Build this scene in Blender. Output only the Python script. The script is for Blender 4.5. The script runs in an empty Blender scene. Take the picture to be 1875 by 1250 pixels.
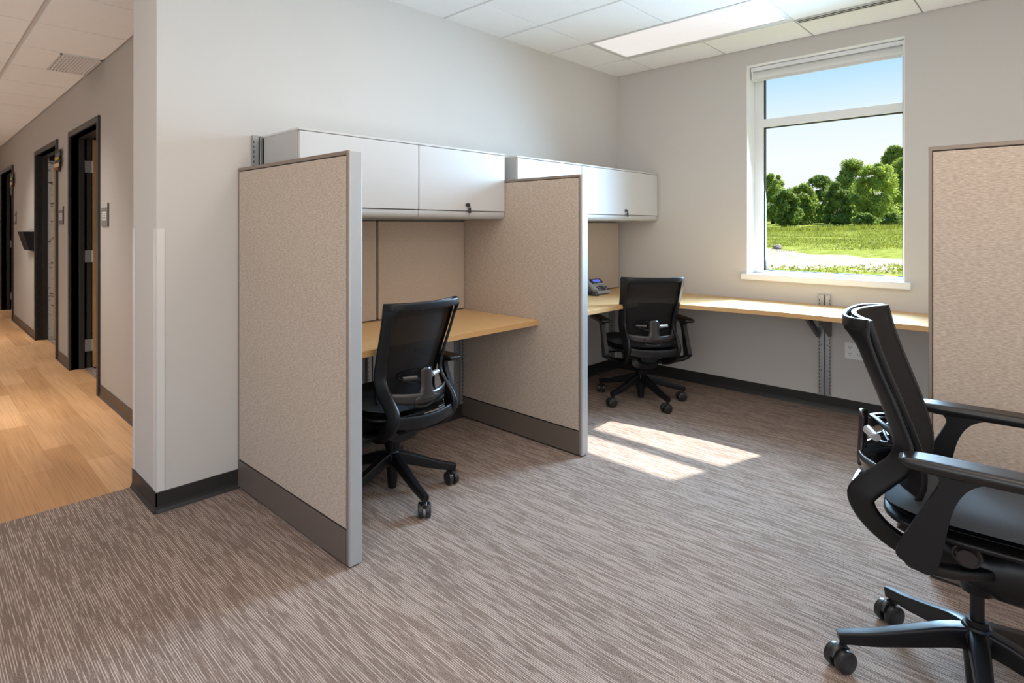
import bpy, bmesh, math, random
from mathutils import Vector, Matrix, noise

random.seed(7)
SC = bpy.context.scene
COL = SC.collection
R = math.radians

# ------------------------------------------------------------------ camera
FPX, PX, PY, W, H = 1053.0, 780.0, 414.5, 1875.0, 1250.0
YAW, CAMH = 0.8353, 1.316
cd = bpy.data.cameras.new('camera'); cam = bpy.data.objects.new('camera', cd); COL.objects.link(cam)
cd.sensor_width = 36.0; cd.lens = FPX / W * 36.0
cd.shift_x = (W / 2 - PX) / W
cd.shift_y = (PY - H / 2) / W
cd.clip_start = 0.05; cd.clip_end = 2000
cam.location = (0, 0, CAMH)
cam.rotation_euler = (R(90), 0, YAW - R(90))
SC.camera = cam

# ------------------------------------------------------------------ view, world, sun, lamps
SC.view_settings.view_transform = 'Standard'
SC.view_settings.look = 'None'
SC.view_settings.gamma = 1.0
SC.view_settings.use_curve_mapping = False
SC.view_settings.exposure = 0.0

wd = bpy.data.worlds.new('sky'); SC.world = wd; wd.use_nodes = True
nt = wd.node_tree; nt.nodes.clear()
tc = nt.nodes.new('ShaderNodeTexCoord'); sp = nt.nodes.new('ShaderNodeSeparateXYZ')
rp = nt.nodes.new('ShaderNodeValToRGB'); bg = nt.nodes.new('ShaderNodeBackground'); wo = nt.nodes.new('ShaderNodeOutputWorld')
nt.links.new(tc.outputs['Generated'], sp.inputs[0]); nt.links.new(sp.outputs['Z'], rp.inputs[0])
els = rp.color_ramp.elements
els[0].position = 0.0; els[0].color = (0.94, 0.95, 0.96, 1)
els[1].position = 0.36; els[1].color = (0.15, 0.45, 0.95, 1)
for p, c in ((0.10, (0.96, 0.97, 0.98, 1)), (0.15, (0.84, 0.93, 1.0, 1)), (0.21, (0.55, 0.79, 1.0, 1)), (0.28, (0.28, 0.60, 0.98, 1))):
    e = els.new(p); e.color = c
nt.links.new(rp.outputs[0], bg.inputs[0]); nt.links.new(bg.outputs[0], wo.inputs[0])

def lamp(name, kind, loc, energy, color=(1, 1, 1), direction=None, size=None, size_y=None, spread=None, angle=None):
    d = bpy.data.lights.new(name, kind); d.energy = energy; d.color = color
    if kind == 'AREA':
        d.shape = 'RECTANGLE'; d.size = size; d.size_y = size_y or size
        if spread: d.spread = spread
    if angle is not None: d.angle = angle
    if kind == 'POINT' and size: d.shadow_soft_size = size
    o = bpy.data.objects.new(name, d); COL.objects.link(o); o.location = loc
    if direction is not None: o.rotation_euler = Vector(direction).to_track_quat('-Z', 'Y').to_euler()
    return o

E_SUN, E_WIN, E_CEIL, E_MID, E_HALL, E_SIDE, E_UP, E_BACK, K_LED, K_WORLD = 15.5, 104.0, 18.0, 13.0, 25.0, 48.0, 24.0, 36.0, 0.80, 1.10
bg.inputs['Strength'].default_value = K_WORLD
lamp('sun', 'SUN', (8, 0, 8), E_SUN, (1.0, 0.96, 0.90), direction=(-1, 0.28, -1.14), angle=R(0.8))
# daylight of the visible window
lamp('window_daylight', 'AREA', (5.08, 1.19, 1.76), E_WIN, (0.47, 0.73, 1.0), direction=(-1, 0, -0.32), size=0.86, size_y=1.5, spread=R(115))
# recessed ceiling lamps of the room behind the camera (the photo shows one of their row)
for x, y in ((1.0, -0.6), (-0.8, 1.4), (3.0, -1.6)):
    lamp('unseen_ceiling_lamp', 'AREA', (x, y, 2.70), E_CEIL, (1.0, 0.78, 0.58), direction=(0, 0, -1), size=0.55, size_y=1.2)
lamp('unseen_ceiling_lamp', 'AREA', (2.0, 1.15, 2.70), E_MID, (1.0, 0.86, 0.72), direction=(0, 0, -1), size=0.55, size_y=1.2)  # unseen lamp added over the cubicles to lift desk and panels
# added bounce fill behind the camera, aimed up to brighten the ceiling
lamp('ceiling_bounce_fill', 'AREA', (1.1, -1.2, 0.45), E_UP, (1.0, 0.96, 0.90), direction=(0.1, 0.35, 1), size=1.2, size_y=0.6, spread=R(125))
# unseen fill lamp added behind the camera to brighten wall, panels and desk
lamp('rear_fill', 'AREA', (-2.3, -0.6, 1.7), E_BACK, (1.0, 0.98, 0.95), direction=(1, 0.42, -0.02), size=2.4, size_y=1.5)
for y in (5.0, 8.2, 11.6):
    lamp('hall_lamp', 'AREA', (0.15, y, 2.56), E_HALL, (1.0, 0.97, 0.93), direction=(-0.05, 0, -1), size=0.5, size_y=1.1, spread=R(95))
# fill lamp added along the left of the corridor to brighten its ceiling
lamp('hall_side_fill', 'AREA', (-1.15, 7.0, 0.9), E_SIDE, (1.0, 0.97, 0.92), direction=(0.75, 0, 1), size=7.0, size_y=0.8)

# ------------------------------------------------------------------ materials
def mat(name, color, rough=0.6, metal=0.0, spec=0.5, bump=None, **kw):
    m = bpy.data.materials.new(name); m.use_nodes = True
    n = m.node_tree; b = n.nodes['Principled BSDF']
    b.inputs['Base Color'].default_value = (*color, 1); b.inputs['Roughness'].default_value = rough
    b.inputs['Metallic'].default_value = metal; b.inputs['Specular IOR Level'].default_value = spec
    tcn = n.nodes.new('ShaderNodeTexCoord')
    ns = n.nodes.new('ShaderNodeTexNoise'); n.links.new(tcn.outputs['Object'], ns.inputs['Vector'])
    ns.inputs['Scale'].default_value = kw.get('nscale', 60.0); ns.inputs['Detail'].default_value = 3
    var = kw.get('var', 0.06)
    mx = n.nodes.new('ShaderNodeMix'); mx.data_type = 'RGBA'
    mx.inputs[6].default_value = (*[c * (1 - var) for c in color], 1); mx.inputs[7].default_value = (*[min(1, c * (1 + var)) for c in color], 1)
    n.links.new(ns.outputs['Fac'], mx.inputs[0]); n.links.new(mx.outputs[2], b.inputs['Base Color'])
    if bump:
        bp = n.nodes.new('ShaderNodeBump'); bp.inputs['Strength'].default_value = bump; bp.inputs['Distance'].default_value = 0.002
        n.links.new(ns.outputs['Fac'], bp.inputs['Height']); n.links.new(bp.outputs[0], b.inputs['Normal'])
    return m

def ramp_noise(n, vec, scale3, nscale, stops, detail=2.0, rough=0.5):
    mp = n.nodes.new('ShaderNodeMapping'); mp.inputs['Scale'].default_value = scale3
    n.links.new(vec, mp.inputs['Vector'])
    ns = n.nodes.new('ShaderNodeTexNoise'); ns.inputs['Scale'].default_value = nscale
    ns.inputs['Detail'].default_value = detail; ns.inputs['Roughness'].default_value = rough
    n.links.new(mp.outputs[0], ns.inputs['Vector'])
    r = n.nodes.new('ShaderNodeValToRGB'); el = r.color_ramp.elements
    el[0].position, el[0].color = stops[0][0], (*stops[0][1], 1)
    el[1].position, el[1].color = stops[-1][0], (*stops[-1][1], 1)
    for p, c in stops[1:-1]:
        e = el.new(p); e.color = (*c, 1)
    n.links.new(ns.outputs['Fac'], r.inputs[0])
    return ns, r

def mixc(n, a, b, fac, mode='MIX'):
    mx = n.nodes.new('ShaderNodeMix'); mx.data_type = 'RGBA'; mx.blend_type = mode
    for s, v in ((mx.inputs[6], a), (mx.inputs[7], b), (mx.inputs[0], fac)):
        if isinstance(v, (int, float)): s.default_value = v
        elif isinstance(v, tuple): s.default_value = (*v, 1)
        else: n.links.new(v, s)
    return mx.outputs[2]

def base(name, rough=0.6, spec=0.5):
    m = bpy.data.materials.new(name); m.use_nodes = True
    n = m.node_tree; b = n.nodes['Principled BSDF']
    b.inputs['Roughness'].default_value = rough; b.inputs['Specular IOR Level'].default_value = spec
    t = n.nodes.new('ShaderNodeTexCoord')
    return m, n, b, t.outputs['Object']

def mathn(n, op, a, c=None, d=None, clamp=False):
    k = n.nodes.new('ShaderNodeMath'); k.operation = op; k.use_clamp = clamp
    for i, q in enumerate((a, c, d)):
        if q is None: continue
        if isinstance(q, (int, float)): k.inputs[i].default_value = q
        else: n.links.new(q, k.inputs[i])
    return k.outputs[0]

def m_carpet():
    """brown loop pile with broken pale threads running along Y"""
    m, n, b, v = base('carpet', 0.95, 0.1)
    s = n.nodes.new('ShaderNodeSeparateXYZ'); n.links.new(v, s.inputs[0])
    def threads(pitch, wid, ky, thr, seed):
        t = mathn(n, 'DIVIDE', s.outputs['X'], pitch)
        cell = mathn(n, 'FLOOR', t); fr = mathn(n, 'SUBTRACT', t, cell)
        d = mathn(n, 'ABSOLUTE', mathn(n, 'SUBTRACT', fr, 0.5))
        prof = mathn(n, 'SUBTRACT', 1.0, mathn(n, 'DIVIDE', d, wid), clamp=True)
        cb = n.nodes.new('ShaderNodeCombineXYZ')
        n.links.new(mathn(n, 'MULTIPLY', cell, 7.31), cb.inputs[0]); n.links.new(mathn(n, 'MULTIPLY', s.outputs['Y'], ky), cb.inputs[1]); cb.inputs[2].default_value = seed
        ns = n.nodes.new('ShaderNodeTexNoise'); ns.inputs['Scale'].default_value = 1.0; ns.inputs['Detail'].default_value = 2.0
        n.links.new(cb.outputs[0], ns.inputs['Vector'])
        pres = mathn(n, 'MULTIPLY', mathn(n, 'SUBTRACT', ns.outputs['Fac'], thr), 9.0, clamp=True)
        return mathn(n, 'MULTIPLY', prof, pres)
    t1 = threads(0.0070, 0.30, 7.0, 0.445, 0.3)
    t2 = threads(0.0043, 0.36, 12.0, 0.54, 5.7)
    th = mathn(n, 'MAXIMUM', t1, mathn(n, 'MULTIPLY', t2, 0.6))
    n1, r1 = ramp_noise(n, v, (1, 0.8, 1), 520, [(0.34, (0.055, 0.036, 0.027)), (0.5, (0.185, 0.136, 0.110)), (0.66, (0.44, 0.355, 0.30))], 2.0, 0.6)
    n2, r2 = ramp_noise(n, v, (1, 0.35, 1), 7, [(0.35, (0.93, 0.91, 0.91)), (0.5, (1.0, 0.97, 0.96)), (0.65, (1.06, 1.02, 1.0))], 4, 0.6)
    c = mixc(n, r1.outputs[0], (0.63, 0.54, 0.475), mathn(n, 'MULTIPLY', th, 0.88)); c = mixc(n, c, r2.outputs[0], 1.0, 'MULTIPLY')
    n.links.new(c, b.inputs['Base Color'])
    bp = n.nodes.new('ShaderNodeBump'); bp.inputs['Strength'].default_value = 0.4; bp.inputs['Distance'].default_value = 0.002
    n.links.new(n1.outputs['Fac'], bp.inputs['Height']); n.links.new(bp.outputs[0], b.inputs['Normal'])
    return m

def m_plank():
    m, n, b, v = base('wood_plank', 0.42, 0.4)
    mp = n.nodes.new('ShaderNodeMapping'); mp.inputs['Rotation'].default_value = (0, 0, R(90)); n.links.new(v, mp.inputs[0])
    br = n.nodes.new('ShaderNodeTexBrick'); n.links.new(mp.outputs[0], br.inputs['Vector'])
    br.inputs['Scale'].default_value = 1.0; br.inputs['Brick Width'].default_value = 0.92; br.inputs['Row Height'].default_value = 0.150
    br.inputs['Mortar Size'].default_value = 0.0006; br.inputs['Mortar Smooth'].default_value = 0.3
    br.offset = 0.37
    br.inputs['Color1'].default_value = (0.47, 0.245, 0.105, 1); br.inputs['Color2'].default_value = (0.66, 0.385, 0.195, 1)
    br.inputs['Mortar'].default_value = (0.30, 0.14, 0.06, 1)
    n1, r1 = ramp_noise(n, v, (1, 0.014, 1), 130, [(0.35, (0.80, 0.76, 0.72)), (0.5, (1, 1, 1)), (0.66, (1.10, 1.10, 1.08))], 4, 0.6)
    n2, r2 = ramp_noise(n, v, (1, 0.3, 1), 5, [(0.3, (0.85, 0.85, 0.85)), (0.7, (1.12, 1.12, 1.12))], 2)
    c = mixc(n, br.outputs['Color'], r1.outputs[0], 0.9, 'MULTIPLY'); c = mixc(n, c, r2.outputs[0], 0.8, 'MULTIPLY')
    n.links.new(c, b.inputs['Base Color'])
    return m

def m_fabric(name, lo, mid, hi, sc):
    m, n, b, v = base(name, 0.9, 0.15)
    n1, r1 = ramp_noise(n, v, sc, 100, [(0.34, lo), (0.5, mid), (0.66, hi)], 2.5, 0.6)
    n2, r2 = ramp_noise(n, v, (sc[0], sc[1], sc[2]), 60, [(0.35, (0.97, 0.97, 0.97)), (0.65, (1.03, 1.03, 1.03))], 2)
    c = mixc(n, r1.outputs[0], r2.outputs[0], 0.9, 'MULTIPLY')
    n.links.new(c, b.inputs['Base Color'])
    bp = n.nodes.new('ShaderNodeBump'); bp.inputs['Strength'].default_value = 0.35; bp.inputs['Distance'].default_value = 0.002
    n.links.new(n1.outputs['Fac'], bp.inputs['Height']); n.links.new(bp.outputs[0], b.inputs['Normal'])
    return m

def m_wood(name, c1, c2, scale3=(1, 1, 1), rough=0.45):
    m, n, b, v = base(name, rough, 0.4)
    n1, r1 = ramp_noise(n, v, scale3, 60, [(0.3, c1), (0.7, c2)], 4, 0.6)
    n.links.new(r1.outputs[0], b.inputs['Base Color'])
    return m

def m_mesh():
    m, n, b, v = base('chair_mesh', 0.8, 0.2)
    b.inputs['Base Color'].default_value = (0.016, 0.014, 0.014, 1)
    tr = n.nodes.new('ShaderNodeBsdfTransparent'); mx = n.nodes.new('ShaderNodeMixShader')
    wv = n.nodes.new('ShaderNodeTexWave'); wv.bands_direction = 'Z'; wv.inputs['Scale'].default_value = 160
    n.links.new(v, wv.inputs['Vector'])
    mr = n.nodes.new('ShaderNodeMapRange'); mr.inputs['To Min'].default_value = 0.80; mr.inputs['To Max'].default_value = 0.90
    n.links.new(wv.outputs['Fac'], mr.inputs[0]); n.links.new(mr.outputs[0], mx.inputs[0])
    n.links.new(tr.outputs[0], mx.inputs[1]); n.links.new(b.outputs[0], mx.inputs[2])
    n.links.new(mx.outputs[0], n.nodes['Material Output'].inputs[0])
    return m

def m_glass():
    m = bpy.data.materials.new('window_glass'); m.use_nodes = True
    n = m.node_tree; n.nodes.clear()
    o = n.nodes.new('ShaderNodeOutputMaterial'); tr = n.nodes.new('ShaderNodeBsdfTransparent'); gl = n.nodes.new('ShaderNodeBsdfGlossy')
    tr.inputs[0].default_value = (0.95, 0.97, 0.97, 1); gl.inputs['Roughness'].default_value = 0.02
    fr = n.nodes.new('ShaderNodeFresnel'); fr.inputs[0].default_value = 1.45
    ml = n.nodes.new('ShaderNodeMath'); ml.operation = 'MULTIPLY'; ml.inputs[1].default_value = 0.03
    mx = n.nodes.new('ShaderNodeMixShader'); n.links.new(fr.outputs[0], ml.inputs[0]); n.links.new(ml.outputs[0], mx.inputs[0])
    n.links.new(tr.outputs[0], mx.inputs[1]); n.links.new(gl.outputs[0], mx.inputs[2]); n.links.new(mx.outputs[0], o.inputs[0])
    return m

def m_emit(name, color, strength):
    m = mat(name, tuple(c * 0.25 for c in color), 0.5)
    b = m.node_tree.nodes['Principled BSDF']
    b.inputs['Emission Color'].default_value = (*color, 1); b.inputs['Emission Strength'].default_value = strength
    return m

def m_leaf(name, c1, c2):
    m, n, b, v = base(name, 0.6, 0.25)
    n1, r1 = ramp_noise(n, v, (1, 1, 1), 1.6, [(0.36, c1), (0.64, c2)], 4, 0.75)
    n.links.new(r1.outputs[0], b.inputs['Base Color'])
    tl = n.nodes.new('ShaderNodeBsdfTranslucent'); n.links.new(r1.outputs[0], tl.inputs[0])
    mx = n.nodes.new('ShaderNodeMixShader'); mx.inputs[0].default_value = 0.5
    n.links.new(b.outputs[0], mx.inputs[1]); n.links.new(tl.outputs[0], mx.inputs[2]); n.links.new(mx.outputs[0], n.nodes['Material Output'].inputs[0])
    return m

def m_ground():
    m, n, b, v = base('field', 0.95, 0.05)
    n1, grass = ramp_noise(n, v, (1, 1, 1), 2.2, [(0.3, (0.085, 0.115, 0.012)), (0.5, (0.19, 0.225, 0.030)), (0.7, (0.31, 0.30, 0.09))], 6, 0.75)
    n2, dirt = ramp_noise(n, v, (1, 1, 1), 1.6, [(0.3, (0.27, 0.215, 0.16)), (0.55, (0.38, 0.32, 0.255)), (0.7, (0.50, 0.45, 0.39))], 5, 0.6)
    s = n.nodes.new('ShaderNodeSeparateXYZ'); n.links.new(v, s.inputs[0])
    def mth(op, a, c, d=None):
        k = n.nodes.new('ShaderNodeMath'); k.operation = op
        for i, q in enumerate((a, c, d)):
            if q is None: continue
            if isinstance(q, (int, float)): k.inputs[i].default_value = q
            else: n.links.new(q, k.inputs[i])
        return k.outputs[0]
    nb = n.nodes.new('ShaderNodeTexNoise'); nb.inputs['Scale'].default_value = 0.22; nb.inputs['Detail'].default_value = 7; nb.inputs['Roughness'].default_value = 0.65
    n.links.new(v, nb.inputs['Vector'])
    # a worn band of dirt across the field, widest to the left (larger y)
    ratio = mth('DIVIDE', s.outputs['Y'], s.outputs['X'])
    half = mth('MULTIPLY_ADD', ratio, 38.0, -4.2)
    dist = mth('ABSOLUTE', mth('SUBTRACT', s.outputs['X'], 27.5), 0.0)
    wob = mth('MULTIPLY', mth('SUBTRACT', nb.outputs['Fac'], 0.5), 27.0)
    edge = mth('ADD', mth('SUBTRACT', half, dist), wob)
    fac = mth('MULTIPLY', edge, 0.9)
    cl = n.nodes.new('ShaderNodeClamp'); n.links.new(fac, cl.inputs[0])
    c = mixc(n, grass.outputs[0], dirt.outputs[0], cl.outputs[0])
    n.links.new(c, b.inputs['Base Color'])
    return m

def m_birch():
    m, n, b, v = base('birch_print', 0.7, 0.2)
    n1, r1 = ramp_noise(n, v, (9, 1, 26), 1.0, [(0.36, (0.10, 0.10, 0.10)), (0.42, (0.62, 0.61, 0.60))], 4, 0.6)
    n.links.new(r1.outputs[0], b.inputs['Base Color'])
    return m

def m_tile():
    m, n, b, v = base('ceiling_tile', 0.9, 0.15)
    n1, r1 = ramp_noise(n, v, (1, 1, 1), 220, [(0.30, (0.80, 0.795, 0.78)), (0.45, (0.88, 0.875, 0.865))], 3)
    n.links.new(r1.outputs[0], b.inputs['Base Color'])
    return m

M = dict(
    wall=mat('wall_paint', (0.565, 0.538, 0.507), 0.75, var=0.015, nscale=4, spec=0.3),
    hallwall=mat('hall_wall_paint', (0.42, 0.385, 0.355), 0.7, var=0.015, nscale=4, spec=0.3),
    guard=mat('corner_guard_plastic', (0.66, 0.64, 0.62), 0.4, var=0.01),
    white=mat('white_paint', (0.80, 0.80, 0.79), 0.45, var=0.01),
    frame=mat('window_aluminium', (0.74, 0.75, 0.75), 0.4, var=0.01),
    gasket=mat('gasket_rubber', (0.02, 0.02, 0.022), 0.5),
    blind=mat('blind_fabric', (0.62, 0.62, 0.60), 0.7, var=0.03),
    basebd=mat('baseboard_rubber', (0.022, 0.020, 0.020), 0.42, var=0.05),
    hallbase=mat('hall_baseboard_rubber', (0.060, 0.044, 0.036), 0.42, var=0.05),
    tbar=mat('ceiling_grid_metal', (0.62, 0.61, 0.60), 0.5, var=0.01),
    tile=m_tile(), carpet=m_carpet(), plank=m_plank(),
    fabx=m_fabric('panel_fabric', (0.375, 0.305, 0.247), (0.450, 0.370, 0.303), (0.535, 0.448, 0.377), (0.62, 0.62, 3.4)),
    board=m_fabric('tackboard_fabric', (0.45, 0.366, 0.296), (0.475, 0.388, 0.315), (0.50, 0.41, 0.335), (1.2, 1.2, 3.2)),
    trim=mat('panel_trim_metal', (0.235, 0.185, 0.150), 0.45, metal=0.2, var=0.03),
    race=mat('raceway_metal', (0.150, 0.118, 0.098), 0.45, metal=0.2, var=0.03),
    cap=mat('end_cap_metal', (0.42, 0.42, 0.42), 0.42, metal=0.35, var=0.02),
    seam=mat('seam_shadow_gap', (0.02, 0.016, 0.013), 0.8),
    desk=m_wood('desk_laminate', (0.62, 0.39, 0.175), (0.73, 0.47, 0.225), (0.25, 2.2, 2.2)),
    deskedge=mat('desk_edge_band', (0.55, 0.32, 0.13), 0.5, var=0.04),
    cabw=mat('cabinet_white', (0.545, 0.54, 0.535), 0.35, var=0.008),
    cabg=mat('cabinet_grey', (0.42, 0.415, 0.41), 0.4, var=0.01),
    fascia=mat('fascia_grey', (0.46, 0.455, 0.45), 0.35, var=0.01),
    rail=mat('steel_rail', (0.34, 0.35, 0.36), 0.35, metal=0.6, var=0.02),
    slot=mat('rail_slot_dark', (0.015, 0.015, 0.015), 0.8),
    bracket=mat('bracket_steel', (0.10, 0.10, 0.10), 0.4, metal=0.3),
    black=mat('black_plastic', (0.0045, 0.0045, 0.0055), 0.38, spec=0.36, var=0.1, nscale=900, bump=0.05),
    armpad=mat('arm_pad_urethane', (0.008, 0.007, 0.008), 0.33, spec=0.5, var=0.1, nscale=900, bump=0.05),
    seatf=mat('seat_fabric', (0.022, 0.024, 0.028), 0.75, var=0.25, nscale=600, bump=0.3),
    grey=mat('smoky_plastic', (0.030, 0.025, 0.024), 0.28, metal=0.1),
    silver=mat('silver_plastic', (0.55, 0.56, 0.58), 0.3, metal=0.5),
    rubber=mat('caster_rubber', (0.018, 0.017, 0.017), 0.35),
    mesh=m_mesh(), glass=m_glass(),
    led=m_emit('led_diffuser', (1.0, 0.95, 0.92), 0.9 * K_LED),
    door=m_wood('door_veneer', (0.36, 0.20, 0.09), (0.48, 0.28, 0.13), (2.0, 2.0, 0.15)),
    pale=mat('pale_edge', (0.62, 0.50, 0.34), 0.6),
    dframe=mat('door_frame_paint', (0.028, 0.025, 0.022), 0.4),
    hinge=mat('hinge_steel', (0.38, 0.38, 0.37), 0.35, metal=0.6),
    signm=mat('sign_plate', (0.17, 0.15, 0.135), 0.5), paper=mat('paper_insert', (0.55, 0.53, 0.50), 0.7),
    ink=mat('dark_ink', (0.07, 0.06, 0.055), 0.7),
    phone=mat('phone_silver', (0.30, 0.30, 0.30), 0.4), phoned=mat('phone_dark', (0.03, 0.03, 0.035), 0.35),
    screen=m_emit('phone_screen', (0.10, 0.16, 0.75), 0.9), key=mat('phone_key', (0.035, 0.035, 0.04), 0.4),
    leaf1=m_leaf('leaf_mid', (0.13, 0.21, 0.030), (0.42, 0.50, 0.10)),
    leaf2=m_leaf('leaf_dark', (0.09, 0.16, 0.025), (0.28, 0.37, 0.07)),
    leaf3=m_leaf('leaf_bright', (0.19, 0.28, 0.035), (0.52, 0.60, 0.12)),
    blade=m_leaf('grass_blade', (0.13, 0.17, 0.02), (0.32, 0.34, 0.06)),
    bark=mat('bark', (0.08, 0.065, 0.05), 0.9), ground=m_ground(), birch=m_birch(),
    stone=mat('rubble_stone', (0.28, 0.23, 0.20), 0.9, var=0.3, nscale=5),
    outside=mat('facade_brick', (0.35, 0.3, 0.27), 0.9),
)
for i, c in enumerate(((0.02, 0.018, 0.018), (0.10, 0.12, 0.13), (0.42, 0.34, 0.03), (0.03, 0.028, 0.03), (0.62, 0.45, 0.30), (0.24, 0.07, 0.03))):
    M['flag%d' % i] = mat('flag_plastic_%d' % i, c, 0.5)

# ------------------------------------------------------------------ mesh builder
class MB:
    def __init__(s): s.v = []; s.f = []; s.mi = []; s.m = 0
    def add(s, vs, fs):
        o = len(s.v); s.v += [tuple(q) for q in vs]; s.f += [tuple(i + o for i in f) for f in fs]; s.mi += [s.m] * len(fs)
    def use(s, i): s.m = i; return s
    def box(s, a, b, mtx=None):
        x0, y0, z0 = a; x1, y1, z1 = b
        vs = [Vector(q) for q in ((x0, y0, z0), (x1, y0, z0), (x1, y1, z0), (x0, y1, z0), (x0, y0, z1), (x1, y0, z1), (x1, y1, z1), (x0, y1, z1))]
        if mtx: vs = [mtx @ q for q in vs]
        s.add(vs, [(0, 3, 2, 1), (4, 5, 6, 7), (0, 1, 5, 4), (1, 2, 6, 5), (2, 3, 7, 6), (3, 0, 4, 7)]); return s
    def prism(s, poly, z0, z1, mtx=None):
        n = len(poly)
        vs = [Vector((x, y, z0)) for x, y in poly] + [Vector((x, y, z1)) for x, y in poly]
        if mtx: vs = [mtx @ q for q in vs]
        s.add(vs, [tuple(range(n))[::-1], tuple(range(n, 2 * n))] + [(i, (i + 1) % n, n + (i + 1) % n, n + i) for i in range(n)]); return s
    def cyl(s, p0, p1, r0, r1=None, n=20):
        r1 = r0 if r1 is None else r1
        p0, p1 = Vector(p0), Vector(p1); d = (p1 - p0).normalized()
        u = d.orthogonal().normalized(); w = d.cross(u)
        vs = []
        for p, r in ((p0, r0), (p1, r1)):
            vs += [p + (u * math.cos(2 * math.pi * i / n) + w * math.sin(2 * math.pi * i / n)) * r for i in range(n)]
        s.add(vs, [tuple(range(n))[::-1], tuple(range(n, 2 * n))] + [(i, (i + 1) % n, n + (i + 1) % n, n + i) for i in range(n)]); return s
    def lathe(s, prof, origin=(0, 0, 0), axis='Z', n=24):
        vs = []; o = Vector(origin)
        for r, h in prof:
            for i in range(n):
                a = 2 * math.pi * i / n; c, d = r * math.cos(a), r * math.sin(a)
                q = {'Z': (c, d, h), 'X': (h, c, d), 'Y': (d, h, c)}[axis]
                vs.append(o + Vector(q))
        k = len(prof); fs = [tuple(range(n))[::-1], tuple(range((k - 1) * n, k * n))]
        for j in range(k - 1):
            fs += [(j * n + i, j * n + (i + 1) % n, (j + 1) * n + (i + 1) % n, (j + 1) * n + i) for i in range(n)]
        s.add(vs, fs); return s
    def sweep(s, pts, ws, hs, side=(1, 0, 0), n=12, p=3.5, closed=False):
        """rounded-rectangle section carried along pts; ws across 'side', hs across the third direction"""
        pts = [Vector(q) for q in pts]; k = len(pts)
        sides = [Vector(q).normalized() for q in side] if isinstance(side[0], (list, tuple, Vector)) else [Vector(side).normalized()] * k
        ws = ws if isinstance(ws, (list, tuple)) else [ws] * k
        hs = hs if isinstance(hs, (list, tuple)) else [hs] * k
        vs = []
        for j in range(k):
            if closed: t = pts[(j + 1) % k] - pts[j - 1]
            else: t = pts[min(j + 1, k - 1)] - pts[max(j - 1, 0)]
            t.normalize()
            side_ = sides[j]; sd = side_ - t * side_.dot(t)
            sd = sd.normalized() if sd.length > 1e-4 else t.orthogonal().normalized()
            up = t.cross(sd)
            for i in range(n):
                a = 2 * math.pi * (i + 0.5) / n; c, d = math.cos(a), math.sin(a)
                c = math.copysign(abs(c) ** (2 / p), c); d = math.copysign(abs(d) ** (2 / p), d)
                vs.append(pts[j] + sd * c * ws[j] / 2 + up * d * hs[j] / 2)
        m = k if closed else k - 1
        fs = [(j * n + i, j * n + (i + 1) % n, ((j + 1) % k) * n + (i + 1) % n, ((j + 1) % k) * n + i) for j in range(m) for i in range(n)]
        if not closed: fs += [tuple(range(n))[::-1], tuple(range((k - 1) * n, k * n))]
        s.add(vs, fs); return s
    def grid(s, fn, nu, nv):
        vs = [fn(i / nu, j / nv) for j in range(nv + 1) for i in range(nu + 1)]
        s.add(vs, [(j * (nu + 1) + i, j * (nu + 1) + i + 1, (j + 1) * (nu + 1) + i + 1, (j + 1) * (nu + 1) + i) for j in range(nv) for i in range(nu)]); return s
    def build(s, name, mats, parent=None, bevel=0.0, smooth=False, solid=0.0, subsurf=0, seg=2, recalc=True):
        me = bpy.data.meshes.new(name); me.from_pydata(s.v, [], s.f)
        mats = mats if isinstance(mats, (list, tuple)) else [mats]
        for m in mats: me.materials.append(M[m])
        if len(mats) > 1: me.polygons.foreach_set('material_index', s.mi)
        if recalc:
            b = bmesh.new(); b.from_mesh(me); bmesh.ops.recalc_face_normals(b, faces=b.faces); b.to_mesh(me); b.free()
        me.update()
        o = bpy.data.objects.new(name, me); COL.objects.link(o)
        if parent: o.parent = parent
        if solid:
            q = o.modifiers.new('solid', 'SOLIDIFY'); q.thickness = solid; q.offset = 0
        if bevel:
            q = o.modifiers.new('bevel', 'BEVEL'); q.width = bevel; q.segments = seg; q.limit_method = 'ANGLE'; q.angle_limit = R(35)
        if subsurf:
            q = o.modifiers.new('sub', 'SUBSURF'); q.levels = subsurf; q.render_levels = subsurf
        if smooth or bevel:
            me.polygons.foreach_set('use_smooth', [True] * len(me.polygons))
            try: me.set_sharp_from_angle(angle=R(38))
            except Exception: pass
        return o

def thing(name, label, cat, loc=(0, 0, 0), rz=0.0, group=None):
    o = bpy.data.objects.new(name, None); COL.objects.link(o); o.empty_display_size = 0.1
    o.location = loc; o.rotation_euler = (0, 0, rz); o['label'] = label; o['category'] = cat
    if group: o['group'] = group
    return o
def tag(o, label, cat, group=None, kind=None):
    o['label'] = label; o['category'] = cat
    if group: o['group'] = group
    if kind: o['kind'] = kind
    return o
def struct(o, label=None, cat=None):
    o['kind'] = 'structure'
    if label: o['label'] = label
    if cat: o['category'] = cat
    return o
def copy_tree(o, parent=None):
    c = o.copy(); COL.objects.link(c); c.parent = parent
    for ch in list(o.children): copy_tree(ch, c)
    return c
def cr(pts, n=6):
    """Catmull-Rom through pts"""
    pts = [Vector(p) for p in pts]; out = []
    for i in range(len(pts) - 1):
        p0 = pts[max(i - 1, 0)]; p1 = pts[i]; p2 = pts[i + 1]; p3 = pts[min(i + 2, len(pts) - 1)]
        for j in range(n):
            t = j / n
            out.append(0.5 * ((2 * p1) + (p2 - p0) * t + (2 * p0 - 5 * p1 + 4 * p2 - p3) * t * t + (3 * p1 - p0 - 3 * p2 + p3) * t ** 3))
    out.append(pts[-1]); return out

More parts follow.
